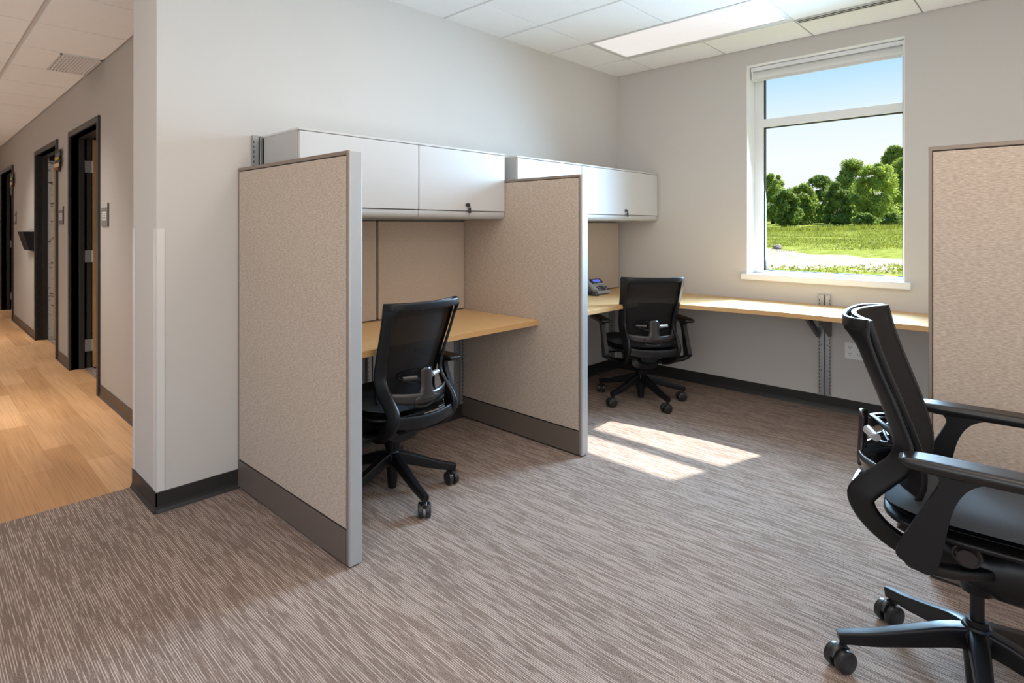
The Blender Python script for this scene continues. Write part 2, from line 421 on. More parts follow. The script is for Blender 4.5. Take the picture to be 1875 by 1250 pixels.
# ------------------------------------------------------------------ room shell
XB, YA, ZC, ZH = 4.94, 2.79, 2.715, 2.575      # window wall, long wall, ceiling, hall ceiling
XP, YP, XH = 0.855, 3.155, 1.122               # end of the long wall, its back, hall wall
WY0, WY1, WZ0, WZ1 = 0.702, 1.672, 0.944, 2.585

struct(MB().box((-2.6, -3.0, -0.1), (XB + .02, YP, 0)).build('floor', 'carpet'), 'patterned brown and grey carpet floor of the office', 'floor')
struct(MB().box((-1.2, YP, -0.1), (XH + .10, 16.0, 0.0)).build('floor_hall', 'plank'), 'light wood plank floor of the corridor', 'floor')
struct(MB().box((XH + .10, YP + .02, -0.1), (3.2, 16.0, -0.0005)).build('floor_rooms', 'carpet'), 'carpet floor of the rooms beyond the corridor doors', 'floor')

def ceil_grid(mb, xs, ys, z, skip=lambda x, y: False, tb=0.012):
    mb.use(1).box((xs[0], ys[0], z + .010), (xs[-1], ys[-1], z + .06))
    mb.use(0)
    for i in range(len(xs) - 1):
        for j in range(len(ys) - 1):
            if skip((xs[i] + xs[i + 1]) / 2, (ys[j] + ys[j + 1]) / 2): continue
            gx, gy = tb, 0.005
            mb.box((xs[i] + gx, ys[j] + gy, z), (xs[i + 1] - gx, ys[j + 1] - gy, z + .012))
    return mb
xs = [-2.6] + [4.4755 - 0.5965 * k for k in range(11, -1, -1)] + [XB + .005]
ys = [-3.0] + [2.440 - 0.610 * k for k in range(8, -1, -1)] + [YA + .005]
LX0, LX1, LY0, LY1 = 3.879, 4.4755, 1.220, 2.440
ceil = ceil_grid(MB(), xs, ys, ZC, lambda x, y: (LX0 < x < LX1 and LY0 < y < LY1)).build('ceiling', ['tile', 'tbar'])
struct(ceil, 'white square tile ceiling of the office', 'ceiling')
xs2 = [-1.2, -0.60, 0.0, 0.59, XH + .003]; ys2 = [YP] + [3.635 + .6085 * k for k in range(0, 21)]
hc = ceil_grid(MB(), xs2, ys2, ZH, tb=0.017).build('ceiling_hall', ['tile', 'tbar']); struct(hc, 'tile ceiling of the corridor', 'ceiling')
# lower edge where the corridor ceiling begins
struct(MB().box((-1.2, YP - .02, ZH), (XP, YP, ZC + .05)).build('trim_1', 'wall'))
struct(MB().box((-2.6, YA, ZC), (XP, YP - .02, ZC + .06)).build('ceiling_passage', 'tile'), 'ceiling strip over the passage into the corridor', 'ceiling')
struct(MB().box((-2.6, YP - .0, 0), (-1.2, YP + .1, ZC + .05)).build('wall_passage', 'wall'))

struct(MB().box((XP, YA, 0), (XB + .2, YP, ZC + .1)).build('wall_left', 'wall', bevel=0.004), 'long light grey painted wall behind the cubicles', 'wall')
wb = MB()
x0, x1 = XB, XB + .20
wb.box((x0, -3.0, 0), (x1, WY0, ZC + .1)).box((x0, WY1, 0), (x1, YA, ZC + .1)).box((x0, WY0, 0), (x1, WY1, WZ0 - .012)).box((x0, WY0, WZ1), (x1, WY1, ZC + .1))
struct(wb.build('wall_right', 'wall'), 'light grey painted wall with the window', 'wall')

# hall wall with three door openings
DO = [(5.06, 6.075, 2.13), (6.72, 7.945, 2.13), (9.90, 11.20, 2.13)]
XI = XH + .125
hw = MB(); y = YP + .001
for a, b, z in DO:
    hw.box((XH, y, 0), (XI, a, ZH + .1)); hw.box((XH, a, z), (XI, b, ZH + .1)); y = b
hw.box((XH, y, 0), (XI, 16.0, ZH + .1))
struct(hw.build('wall_hall', 'hallwall'), 'greige corridor wall with the doors', 'wall')
struct(MB().box((-1.3, YP + .1, 0), (-1.2, 16.0, ZH + .1)).build('wall_hall_left', 'hallwall'))
struct(MB().box((-1.2, 16.0, 0), (3.2, 16.1, ZH + .1)).build('wall_hall_end', 'hallwall'))
rm = MB()
rm.box((3.2, YP, 0), (3.3, 16.0, ZH + .1))
for yy in (6.35, 8.45, 12.0): rm.box((XI, yy, 0), (3.2, yy + .08, ZH))
rm.box((XI, YP + .02, ZH), (3.2, 16.0, ZH + .1))
struct(rm.build('wall_rooms', 'hallwall'))

# baseboards: cove profile with a toe
def baseboard(name, a, b, nrm, m, h=0.093):
    a, b, nv = Vector(a), Vector(b), Vector(nrm)
    prof = [(0, 0), (0.017, 0), (0.014, 0.006), (0.008, 0.016), (0.006, 0.03), (0.006, h - .002), (0.004, h), (0, h)]
    mb = MB(); vs = [p + nv * q + Vector((0, 0, z)) for p in (a, b) for q, z in prof]; n = len(prof)
    mb.add(vs, [tuple(range(n))[::-1], tuple(range(n, 2 * n))] + [(i, (i + 1) % n, n + (i + 1) % n, n + i) for i in range(n)])
    return struct(mb.build(name, m))
baseboard('baseboard_left', (XP - .006, YA, 0), (XB, YA, 0), (0, -1, 0), 'basebd')
baseboard('baseboard_end', (XP, YA - .006, 0), (XP, YP, 0), (-1, 0, 0), 'basebd')
baseboard('baseboard_right', (XB, YA, 0), (XB, -3.0, 0), (-1, 0, 0), 'basebd')
for i, (a, b) in enumerate(((YP, DO[0][0] - .05), (DO[0][1] + .05, DO[1][0] - .05), (DO[1][1] + .05, DO[2][0] - .05), (DO[2][1] + .05, 16.0))):
    baseboard('baseboard_hall', (XH, a, 0), (XH, b, 0), (-1, 0, 0), 'hallbase')

# corner guards
g = MB().box((XP - .003, YA - .003, .094), (XP + .036, YA, 1.307)).box((XP - .003, YA - .003, .094), (XP, YA + .036, 1.307))
struct(g.build('trim_2', 'guard', bevel=.0015))
g = MB().box((XP - .003, YP - .036, .094), (XP, YP + .003, 1.307)).box((XP - .003, YP, .094), (XP + .036, YP + .003, 1.307))
struct(g.build('trim_3', 'guard', bevel=.0015))

# ------------------------------------------------------------------ window
win = thing('window_1', 'tall white framed window looking onto a field and trees', 'window', (5.10, 0, 0)); win['kind'] = 'structure'
GY0, GY1, GZ0, GZ1, MZ0, MZ1 = .734, 1.608, .964, 2.53, 2.111, 2.173
fr = MB()
fr.box((0, GY1, WZ0), (.07, WY1, WZ1)).box((0, WY0, WZ0), (.07, GY0, WZ1)).box((0, GY0, WZ0), (.07, GY1, GZ0)).box((0, GY0, GZ1), (.07, GY1, WZ1)).box((-.004, GY0, MZ0), (.07, GY1, MZ1))
fr.build('window_frame', 'frame', win, bevel=.002)
gk = MB()
for za, zb in ((GZ0, MZ0), (MZ1, GZ1)):
    gk.box((.028, GY1 - .010, za), (.05, GY1, zb)).box((.028, GY0, za), (.05, GY0 + .006, zb)).box((.028, GY0, zb - .008), (.05, GY1, zb)).box((.028, GY0, za), (.05, GY1, za + .005))
gk.build('gasket', 'gasket', win)
MB().box((.036, GY0, GZ0), (.040, GY1, MZ0)).build('glass', 'glass', win)
MB().box((.036, GY0, MZ1), (.040, GY1, GZ1)).build('glass', 'glass', win)
# sill board and reveal liners
struct(MB().box((XB - .035, WY0 - .035, .897), (XB + .158, WY1 + .035, .944)).build('window_sill', 'white', bevel=.006), 'white window sill board', 'window sill')
lin = MB().box((XB - .001, WY1 - .004, WZ0), (XB + .158, WY1 + .001, WZ1)).box((XB - .001, WY0 - .001, WZ0), (XB + .158, WY0 + .004, WZ1)).box((XB - .001, WY0, WZ1 - .004), (XB + .158, WY1, WZ1 + .001))
struct(lin.build('trim_4', 'white'))
# roller blind
bl = thing('roller_blind', 'rolled up pale grey roller blind at the top of the window', 'blind', (5.045, 0, 0))
MB().box((-.045, WY0 + .008, 2.548), (.045, WY1 - .008, 2.578)).build('head_bracket', 'frame', bl, bevel=.002)
MB().cyl((0, WY0 + .022, 2.520), (0, WY1 - .022, 2.520), .034, n=28).build('blind_roll', 'blind', bl, smooth=True)
MB().box((-.018, WY0 + .03, 2.470), (-.004, WY1 - .03, 2.500)).build('hem_bar', 'blind', bl, bevel=.003)
for ya in (WY1 - .022, WY0 + .010): MB().box((-.04, ya, 2.480), (.04, ya + .012, 2.56)).build('end_bracket', 'frame', bl, bevel=.002)

# ------------------------------------------------------------------ ceiling fixtures
tl = thing('ceiling_light', 'long recessed ceiling light panel near the window corner', 'ceiling light', (0, 0, ZC))
f = MB(); e = .028
f.box((LX0 - .004, LY0 - .004, -.002), (LX1 + .004, LY0 + e, .03)).box((LX0 - .004, LY1 - e, -.002), (LX1 + .004, LY1 + .004, .03))
f.box((LX0 - .004, LY0 + e, -.002), (LX0 + .020, LY1 - e, .03)).box((LX1 - .055, LY0 + e, -.002), (LX1 + .004, LY1 - e, .03)).box((LX0, LY0, .021), (LX1, LY1, .03))
f.build('light_frame', 'tbar', tl, bevel=.002)
xm = 4.18
MB().box((LX0 + .02, LY0 + e, .004), (xm - .003, LY1 - e, .02)).build('diffuser', 'led', tl)
MB().box((xm + .003, LY0 + e, .004), (LX1 - .055, LY1 - e, .02)).build('diffuser', 'led', tl)

sd = thing('slot_diffuser', 'white linear air diffuser with two black slots beside the ceiling light', 'air vent', (4.518, .92, ZC))
MB().box((-.035, -.29, -.003), (.045, .29, .012)).build('diffuser_body', 'tbar', sd)
MB().box((-.022, -.285, -.0045), (-.008, .285, -.002)).box((.010, -.285, -.0045), (.024, .285, -.002)).build('slot', 'slot', sd)

vt = thing('ceiling_vent', 'louvred metal air grille in the corridor ceiling', 'air vent', (.97, 5.155, ZH))
v = MB()
v.box((-.137, -.28, -.008), (.137, -.262, .0)).box((-.137, .262, -.008), (.137, .28, .0)).box((-.137, -.28, -.008), (-.122, .28, 0)).box((.122, -.28, -.008), (.137, .28, 0))
v.build('grille_frame', 'tbar', vt, bevel=.001)
MB().box((-.123, -.263, -.0012), (.123, .263, -.0004)).build('backing', 'slot', vt)
sl = MB()
for k in range(11):
    x = -.109 + k * .0218
    sl.box((-.008, -.262, -.001), (.008, .262, .001), Matrix.Translation((x, 0, -.006)) @ Matrix.Rotation(R(32), 4, 'Y'))
sl.build('louvre', 'tbar', vt)

# ------------------------------------------------------------------ corridor doors
def hall_door(n, a, b, z, label, dep=.165):
    o = thing('door_%d' % n, label, 'door', (XH, a, 0)); o['kind'] = 'structure'
    w = b - a; f = MB(); e = .05; t = .018; lx = dep + .005
    f.box((-t, -e, 0), (dep, 0.0, z + e)).box((-t, w, 0), (dep, w + e, z + e)).box((-t, 0, z), (dep, w, z + e))
    f.box((.06, 0, 0), (.105, .014, z)).box((.06, w - .014, 0), (.105, w, z)).box((.06, 0, z - .014), (.105, w, z))
    f.build('door_frame', 'dframe', o, bevel=.002)
    lf = MB().box((lx + (.09 if dep < .15 else 0), w - .050, .012), (1.05, w - .006, z - .01)).build('door_leaf', 'door', o, bevel=.001)
    for hz in ((.215, 1.04, 1.87) if dep > .15 else ()):
        h = MB().box((.107, w - .0175, hz - .055), (.168, w - .0135, hz + .055)).cyl((.168, w - .022, hz - .055), (.168, w - .022, hz + .055), .006, n=10)
        for q in (-.035, 0, .035): h.cyl((.125, w - .0185, hz + q), (.125, w - .0135, hz + q), .004, n=8)
        h.build('hinge', 'hinge', o)
    return o, w
hall_door(1, *DO[0], 'nearest corridor door, open, dark frame with steel hinges on a wood leaf')
hall_door(2, *DO[1], 'middle corridor door, dark frame around a white speckled wall strip and a pale leaf', .110)
hall_door(3, *DO[2], 'farthest corridor doorway with a dark frame at the left edge')
# speckled birch-print wall and pale door edge seen through the middle doorway
struct(MB().box((1.236, 7.915, 0), (1.283, 7.944, 2.08)).build('trim_5', 'birch'))
struct(MB().box((1.284, 7.90, 0), (1.312, 7.944, 2.08)).build('trim_6', 'pale'))

# room signs
def sign(y, z, label, w=.19):
    o = thing('room_sign', label, 'sign', (XH, y, z), 0, 'room signs beside the corridor doors')
    MB().box((-.008, -w / 2, -.075), (-.001, w / 2, .065)).build('sign_plate', 'signm', o, bevel=.002)
    MB().box((-.0095, -w / 2 + .035, -.032), (-.008, w / 2 - .035, .035)).build('paper_insert', 'paper', o)
    t = MB()
    for k in range(4): t.box((-.0102, -.045, .018 - k * .013), (-.0095, .045 - .012 * (k % 2), .021 - k * .013))
    t.build('print_lines', 'ink', o)
    MB().box((-.010, -w / 2 - .012, -.075), (-.001, -w / 2, .10)).build('edge_flag', 'ink', o)
    return o
sign(4.86, 1.393, 'small grey room sign right of the nearest corridor door')
sign(6.50, 1.41, 'small grey room sign between the nearest and middle corridor doors')
sign(9.66, 1.42, 'small grey room sign beside the farthest doorway at the left edge')

def flags(y, z, label):
    o = thing('signal_flags', label, 'signal flags', (XH, y, z), 0, 'coloured signal flags over the corridor doors')
    MB().box((-.022, -.012, -.105), (-.001, .012, .105)).build('mount', 'ink', o)
    hts = (.028, .036, .034, .028, .038, .032); q = .10
    for i, h in enumerate(hts):
        yy = -.135 - (.02 if i in (1, 3) else 0)
        m = MB().box((-.030 - .002 * i, yy + .03 * (i % 3), q - h + .003), (-.022 - .002 * i, .10, q)); m.build('flag', 'flag%d' % i, o, bevel=.001); q -= h
    return o
flags(6.55, 1.955, 'stack of coloured signal flags on the frame of the middle corridor door')
flags(9.80, 1.955, 'stack of coloured signal flags on the frame of the farthest corridor door')

def pocket(y, z, label, w=.42):
    o = thing('wall_file_holder', label, 'file holder', (XH, y, z), 0, 'black file holders on the corridor wall')
    MB().box((-.006, -w / 2, -.13), (-.001, w / 2, .10)).build('back_plate', 'black', o, bevel=.001)
    m = MB(); prof = [(-.012, -.12), (-.05, -.12), (-.115, .10), (-.105, .10), (-.045, -.105), (-.012, -.105)]
    mt = Matrix(((1, 0, 0, 0), (0, 0, 1, 0), (0, 1, 0, 0), (0, 0, 0, 1)))
    m.prism(prof, -w / 2, w / 2, mt)
    for s in (-1, 1): m.prism([(-.006, -.12), (-.05, -.12), (-.115, .10), (-.006, .10)], s * w / 2 - .003, s * w / 2 + .003, mt)
    m.build('pocket', 'black', o, bevel=.001)
    MB().box((-.03, -w / 2 + .04, -.145), (-.006, w / 2 - .1, -.125)).build('label_strip', 'paper', o)
    return o
pocket(8.30, 1.155, 'black sloping wall file holder between the middle and farthest corridor doors')
pocket(11.75, 1.155, 'black wall file holder at the left edge past the farthest doorway')

# ------------------------------------------------------------------ partitions
HP = 1.615
def partition(label, x, y0, length, rz=0.0, h=HP, th=.064, cap='cap'):
    """local: runs along +Y from the free end at y=0, faces at x=0 and x=th"""
    o = thing('partition_panel', label, 'partition', (x, y0, 0), rz, 'tan fabric cubicle partitions')
    L = length
    f = MB()
    f.box((.004, .004, .012), (th - .004, L - .004, h - .016))
    f.build('core', 'seam', o)
    t = MB()
    t.box((0, 0.0, h - .016), (th, L, h))
    t.build('top_cap', 'trim', o, bevel=.002)
    t = MB()
    t.box((-.0005, -.001, .012), (.006, .009, h - .014)).box((th - .006, -.001, .012), (th + .0005, .009, h - .014)).box((-.0005, L - .014, .012), (.006, L, h - .014)).box((th - .006, L - .014, .012), (th + .0005, L, h - .014))
    t.build('edge_trim', 'trim', o, bevel=.001)
    MB().box((.002, -.012 if cap == 'cap' else -.002, .006), (th - .002, .004, h - .001)).build('end_cap', cap, o, bevel=.004 if cap == 'cap' else .001, seg=3)
    for s, (xa, xb) in enumerate(((-.002, .006), (th - .006, th + .002))):
        MB().box((xa, .011, .148), (xb, L - .016, h - .020)).build('fabric_face', 'fabx', o, bevel=.003)
        MB().box((xa + .001 * s, .011, .010), (xb, L - .002, .140)).build('raceway', 'race', o, bevel=.001)
    MB().box((.018, .05, 0), (th - .018, .09, .012)).box((.018, L - .12, 0), (th - .018, L - .08, .012)).build('glide_foot', 'gasket', o)
    return o
partition('nearest tan fabric partition, standing against the wall end by the corridor', 1.262, 1.844, .945, rz=R(1.1), h=1.610)
partition('middle tan fabric partition between the two desks', 2.855, 1.844, .945)
partition('tan fabric partition cut off by the right edge, behind the foreground chair', 2.850, .334, 1.6, rz=R(180), cap='trim').location.x = 2.850 + .064

# ------------------------------------------------------------------ tackboards
def tackboard(x0, x1, label, z0=.752, z1=1.352):
    o = thing('tackboard', label, 'tackboard', ((x0 + x1) / 2, YA - .030, (z0 + z1) / 2), 0, 'fabric tackboards under the cabinets')
    w, h = x1 - x0, z1 - z0
    def rr(w, h, r):
        p = []
        for cx, cy, a0 in ((w / 2 - r, h / 2 - r, 0), (-w / 2 + r, h / 2 - r, 90), (-w / 2 + r, -h / 2 + r, 180), (w / 2 - r, -h / 2 + r, 270)):
            p += [(cx + r * math.cos(R(a0 + k * 15)), cy + r * math.sin(R(a0 + k * 15))) for k in range(7)]
        return p
    mt = Matrix(((1, 0, 0, 0), (0, 0, 1, 0), (0, 1, 0, 0), (0, 0, 0, 1)))
    MB().prism(rr(w, h, .012), .004, .028, mt).build('board_edge', 'trim', o, bevel=.002)
    MB().prism(rr(w - .007, h - .007, .010), -.004, .006, mt).build('fabric_face', 'board', o, bevel=.003)
    return o
tackboard(1.335, 2.098, 'left tackboard over the first desk, mostly hidden behind the nearest partition')
tackboard(2.106, 2.850, 'wide tan tackboard over the first desk, left of the middle partition')
tackboard(2.925, 3.905, 'left tackboard over the corner desk, hidden behind the middle partition')
tackboard(3.913, 4.905, 'tan tackboard behind the phone in the room corner')

# ------------------------------------------------------------------ overhead cabinets
def cabinet(x0, xs, x1, label, z1=1.782):
    o = thing('overhead_cabinet', label, 'cabinet', (x0, 2.40, 0), 0, 'white overhead cabinets')
    D = YA - .03 - 2.40; z0 = 1.362; w = x1 - x0; s = xs - x0
    b = MB().box((0, .014, z0 + .02), (.016, D, z1 - .012)).box((w - .016, .014, z0 + .02), (w, D, z1 - .012)).box((s - .008, .02, z0 + .02), (s + .008, D, z1 - .012)).box((0, .02, z0), (w, D, z0 + .02)).box((0, D - .01, z0), (w, D, z1 - .012))
    b.build('carcass', 'cabg', o, bevel=.001)
    MB().box((-.001, -.004, z1 - .012), (w + .001, D, z1)).build('cabinet_top', 'cabw', o, bevel=.003)
    # rounded fascia under the doors, one length per door
    for a, c in ((0, s), (s, w)):
        prof = [(.0, z0 + .045), (-.002, z0 + .03)] + [(.028 - .030 * math.cos(R(t)), z0 + .028 - .028 * math.sin(R(t))) for t in range(0, 91, 15)] + [(.06, z0), (.06, z0 + .045)]
        mt = Matrix(((0, 0, 1, 0), (1, 0, 0, 0), (0, 1, 0, 0), (0, 0, 0, 1)))
        MB().prism(prof, a + .002, c - .002, mt).build('fascia', 'fascia', o, bevel=.001)
    for i, (a, c) in enumerate(((0, s), (s, w))):
        d = MB().box((a + .003, -.006, z0 + .0485), (c - .003, .013, z1 - .0145)).build('cabinet_door', 'cabw', o, bevel=.003, seg=3)
        if i == 1:
            lx = c - .345 if w < 1.6 else c - .55
            MB().cyl((lx, -.006, z0 + .083), (lx, -.014, z0 + .083), .011, n=18).box((lx - .022, -.016, z0 + .074), (lx + .012, -.010, z0 + .092)).build('lock', 'phoned', d, bevel=.001)
            MB().cyl((lx + .004, -.016, z0 + .080), (lx + .004, -.022, z0 + .074), .004, n=8).box((lx - .007, -.022, z0 + .034), (lx + .013, -.017, z0 + .068)).box((lx + .001, -.020, z0 + .022), (lx + .004, -.018, z0 + .04)).build('key', 'phoned', d, bevel=.001)
    return o
cabinet(1.366, 2.114, 2.850, 'white two-door overhead cabinet above the first desk')
cabinet(2.975, 3.729, 4.925, 'white two-door overhead cabinet in the corner above the phone')

# ------------------------------------------------------------------ slotted wall rails
def rail(loc, rz, z0, z1, label, w=.03, two=True):
    """local: wall plane at y=0, rail stands out to -y"""
    o = thing('wall_rail', label, 'rail', (*loc, z0), rz, 'slotted steel wall rails')
    h = z1 - z0
    offs = (-.020, .020) if two else (0,)
    for q in offs: MB().box((q - .016, -.022, 0), (q + .016, -.001, h)).build('channel', 'rail', o, bevel=.0015)
    s = MB(); k = 0
    zz = .02
    while zz < h - .03:
        for q in offs: s.box((q + (.009 if q > 0 else -.013), -.0228, zz), (q + (.013 if q > 0 else -.009), -.0215, zz + .015))
        zz += .0254
    s.build('slots', 'slot', o)['kind'] = 'stuff'
    for zz in (h * .25, h * .5, h * .75):
        for q in offs: MB().cyl((q, -.0215, zz), (q, -.024, zz), .003, n=8).build('screw', 'slot', o)
    return o
rail((1.350, YA), 0, .095, 1.782, 'slotted steel rail left of the first cabinet, showing over the nearest partition')
rail((2.072, YA), 0, .095, .715, 'slotted steel rail under the first desk, beside the nearest partition edge')
rail((2.815, YA), 0, .095, .715, 'slotted steel rail under the first desk at the middle partition')
rail((4.82, YA), 0, .095, .715, 'dark slotted rail under the corner desk, on the long wall')
rail((XB, 1.148), R(-90), .095, .824, 'slotted steel double rail under the window desk')

# ------------------------------------------------------------------ desks
ZD, TH = .748, .031
o = thing('desk', 'light wood desk top between the nearest and middle partitions', 'desk', (0, 0, 0), 0, 'light wood desks')
MB().box((1.332, 2.135, ZD - TH), (2.852, YA - .025, ZD)).build('worktop', 'desk', o, bevel=.002)
MB().box((1.332, 2.133, ZD - TH + .001), (2.852, 2.1355, ZD - .001)).build('edge_band', 'deskedge', o)
MB().prism([(0, 0), (.50, 0), (.50, -.02), (.06, -.16), (0, -.16)], 2.800, 2.826, Matrix(((0, 0, 1, 0), (-1, 0, 0, YA - .03), (0, 1, 0, ZD - TH), (0, 0, 0, 1)))).build('bracket', 'bracket', o, bevel=.001)
MB().prism([(0, 0), (.50, 0), (.50, -.02), (.06, -.16), (0, -.16)], 2.050, 2.080, Matrix(((0, 0, 1, 0), (-1, 0, 0, YA - .03), (0, 1, 0, ZD - TH), (0, 0, 0, 1)))).build('bracket', 'bracket', o, bevel=.001)

o = thing('corner_desk', 'long light wood corner desk under the window, part sunlit', 'desk', (0, 0, 0), 0, 'light wood desks')
cx = [(3.80, 2.140), (3.93, 2.140), (4.07, 2.13), (4.16, 2.04), (4.195, 1.86), (4.24, 1.66), (4.27, 1.48), (4.300, 1.30), (4.305, 1.25)]
poly = [(2.921, YA - .004), (2.921, 2.145)] + cx + [(4.305, -.9), (XB - .002, -.9), (XB - .002, YA - .004)]
MB().prism(poly[::-1], ZD - TH, ZD).build('worktop', 'desk', o, bevel=.002)
front = [(2.921, 2.145)] + cx + [(4.305, -.9)]
e = MB()
for (xa, ya), (xb, yb) in zip(front[:-1], front[1:]):
    d = Vector((xb - xa, yb - ya, 0)).normalized(); nn = Vector((d.y, -d.x, 0)) * .0015
    nn = nn if nn.x <= 0 or nn.y < 0 else -nn
    q = [Vector((xa, ya, 0)) + nn, Vector((xb, yb, 0)) + nn]
    e.add([(q[0].x, q[0].y, ZD - TH + .001), (q[1].x, q[1].y, ZD - TH + .001), (q[1].x, q[1].y, ZD - .001), (q[0].x, q[0].y, ZD - .001)], [(0, 1, 2, 3)])
e.build('edge_band', 'deskedge', o)
for yb in (1.148,):
    MB().prism([(0, 0), (.36, 0), (.36, -.02), (.05, -.185), (0, -.185)], yb - .045, yb - .036, Matrix(((-1, 0, 0, XB - .024), (0, 0, 1, 0), (0, 1, 0, ZD - TH), (0, 0, 0, 1)))).build('bracket', 'bracket', o)
    MB().sweep([(XB - .03, yb + .035, ZD - TH - .185), (XB - .34, yb + .035, ZD - TH - .012)], .024, .045, side=(0, 1, 0), n=8, p=6).build('bracket', 'bracket', o)
    MB().box((XB - .36, yb - .05, ZD - TH - .012), (XB - .024, yb + .05, ZD - TH)).build('bracket', 'bracket', o)
MB().prism([(0, 0), (.50, 0), (.50, -.02), (.06, -.16), (0, -.16)], 4.79, 4.82, Matrix(((0, 0, 1, 0), (-1, 0, 0, YA - .03), (0, 1, 0, ZD - TH), (0, 0, 0, 1)))).build('bracket', 'bracket', o, bevel=.001)

# wall outlet
o = thing('wall_outlet', 'white quad power outlet on the wall under the window desk', 'outlet', (XB, .974, .440))
MB().box((-.006, -.058, -.057), (-.0005, .058, .057)).build('cover_plate', 'white', o, bevel=.002)
for a in (-.026, .026):
    for b in (-.022, .022):
        k = MB().cyl((-.006, a, b), (-.0085, a, b), .0165, n=20).build('receptacle', 'white', o)
        MB().box((-.0092, a - .008, b + .001), (-.0084, a - .0055, b + .009)).box((-.0092, a + .0055, b + .001), (-.0084, a + .008, b + .008)).cyl((-.0084, a, b - .007), (-.0092, a, b - .007), .003, n=8).build('slot', 'slot', k)

# ------------------------------------------------------------------ desk phone
ph = thing('desk_phone', 'grey office phone with a lit blue screen on the corner desk', 'phone', (4.335, 2.640, ZD), R(-8))
ph.scale = (1.0, 1.0, 1.0)
# local: x right, y away from the user, sloping face
def PT(x, y, z=0): # point on sloped face: y 0..1 down to up
    return Vector((x, -.075 + y * .115, .022 + y * .095 + z))
m = MB()
m.prism([(-.075, .006), (-.075, .022), (.040, .117), (.052, .110), (.030, .006)], -.095, .090, Matrix(((0, 0, 1, 0), (1, 0, 0, 0), (0, 1, 0, 0), (0, 0, 0, 1))))
m.build('phone_body', 'phone', ph, bevel=.003)
nrm = Vector((0, -.095, .115)).normalized()
def plate(mb, xa, xb, ya, yb, t=.003):
    a, b, c, d = PT(xa, ya), PT(xb, ya), PT(xb, yb), PT(xa, yb)
    vs = [a, b, c, d] + [q + nrm * t for q in (a, b, c, d)]
    mb.add(vs, [(0, 3, 2, 1), (4, 5, 6, 7), (0, 1, 5, 4), (1, 2, 6, 5), (2, 3, 7, 6), (3, 0, 4, 7)])
bz = MB(); plate(bz, -.050, .088, .66, 1.0, .006); bz.build('screen_bezel', 'phoned', ph, bevel=.001)
sc_ = MB(); plate(sc_, -.026, .062, .74, .94, .0068); sc_.build('screen', 'screen', ph)
sb = MB(); plate(sb, -.046, .088, .60, .655, .005); sb.build('silver_strip', 'silver', ph)
kb = MB(); kb.cyl(PT(.02, .60) + nrm * .004, PT(.02, .60) + nrm * .009, .010, n=16); kb.build('navigation_button', 'silver', ph)
for r in range(4):
    for c in range(3):
        k = MB(); plate(k, -.008 + c * .020, .007 + c * .020, .11 + r * .095, .17 + r * .095, .005); k.build('key', 'key', ph)
sk = MB()
for s in (-1, 1):
    for r in range(3): plate(sk, *( (-.040, -.022) if s < 0 else (.062, .080)), .12 + r * .11, .18 + r * .11, .005)
sk.build('side_keys', 'key', ph)
hs = MB()
hs.sweep(cr([(-.115, -.085, .040), (-.115, -.060, .062), (-.115, -.01, .092), (-.115, .035, .132), (-.115, .050, .140)], 4), .044, [.030] * 4 + [.026] * 3 + [.022] * 5 + [.032] * 5, side=(1, 0, 0))
hs.build('handset', 'phone', ph, smooth=True)
cdp = cr([(-.115, -.088, .035), (-.118, -.115, .012), (-.135, -.130, .006), (-.165, -.110, .006), (-.170, -.04, .006), (-.12, .03, .008)], 8)
MB().sweep(cdp, .008, .008, side=(0, 0, 1), n=8, p=2).build('cord', 'phoned', ph, smooth=True)
MB().box((-.135, -.06, .0), (.085, .03, .007)).box((-.137, -.07, .006), (-.094, .035, .03)).build('phone_foot', 'phoned', ph, bevel=.002)

# ------------------------------------------------------------------ task chairs
def interp(tab, z):
    tab = sorted(tab)
    if z <= tab[0][0]: return tab[0][1]
    for (a, fa), (b, fb) in zip(tab[:-1], tab[1:]):
        if z <= b: return fa + (fb - fa) * (z - a) / (b - a)
    return tab[-1][1]
LEG_TOP = [(.0, .205), (.06, .196), (.14, .166), (.24, .130), (.325, .108)]

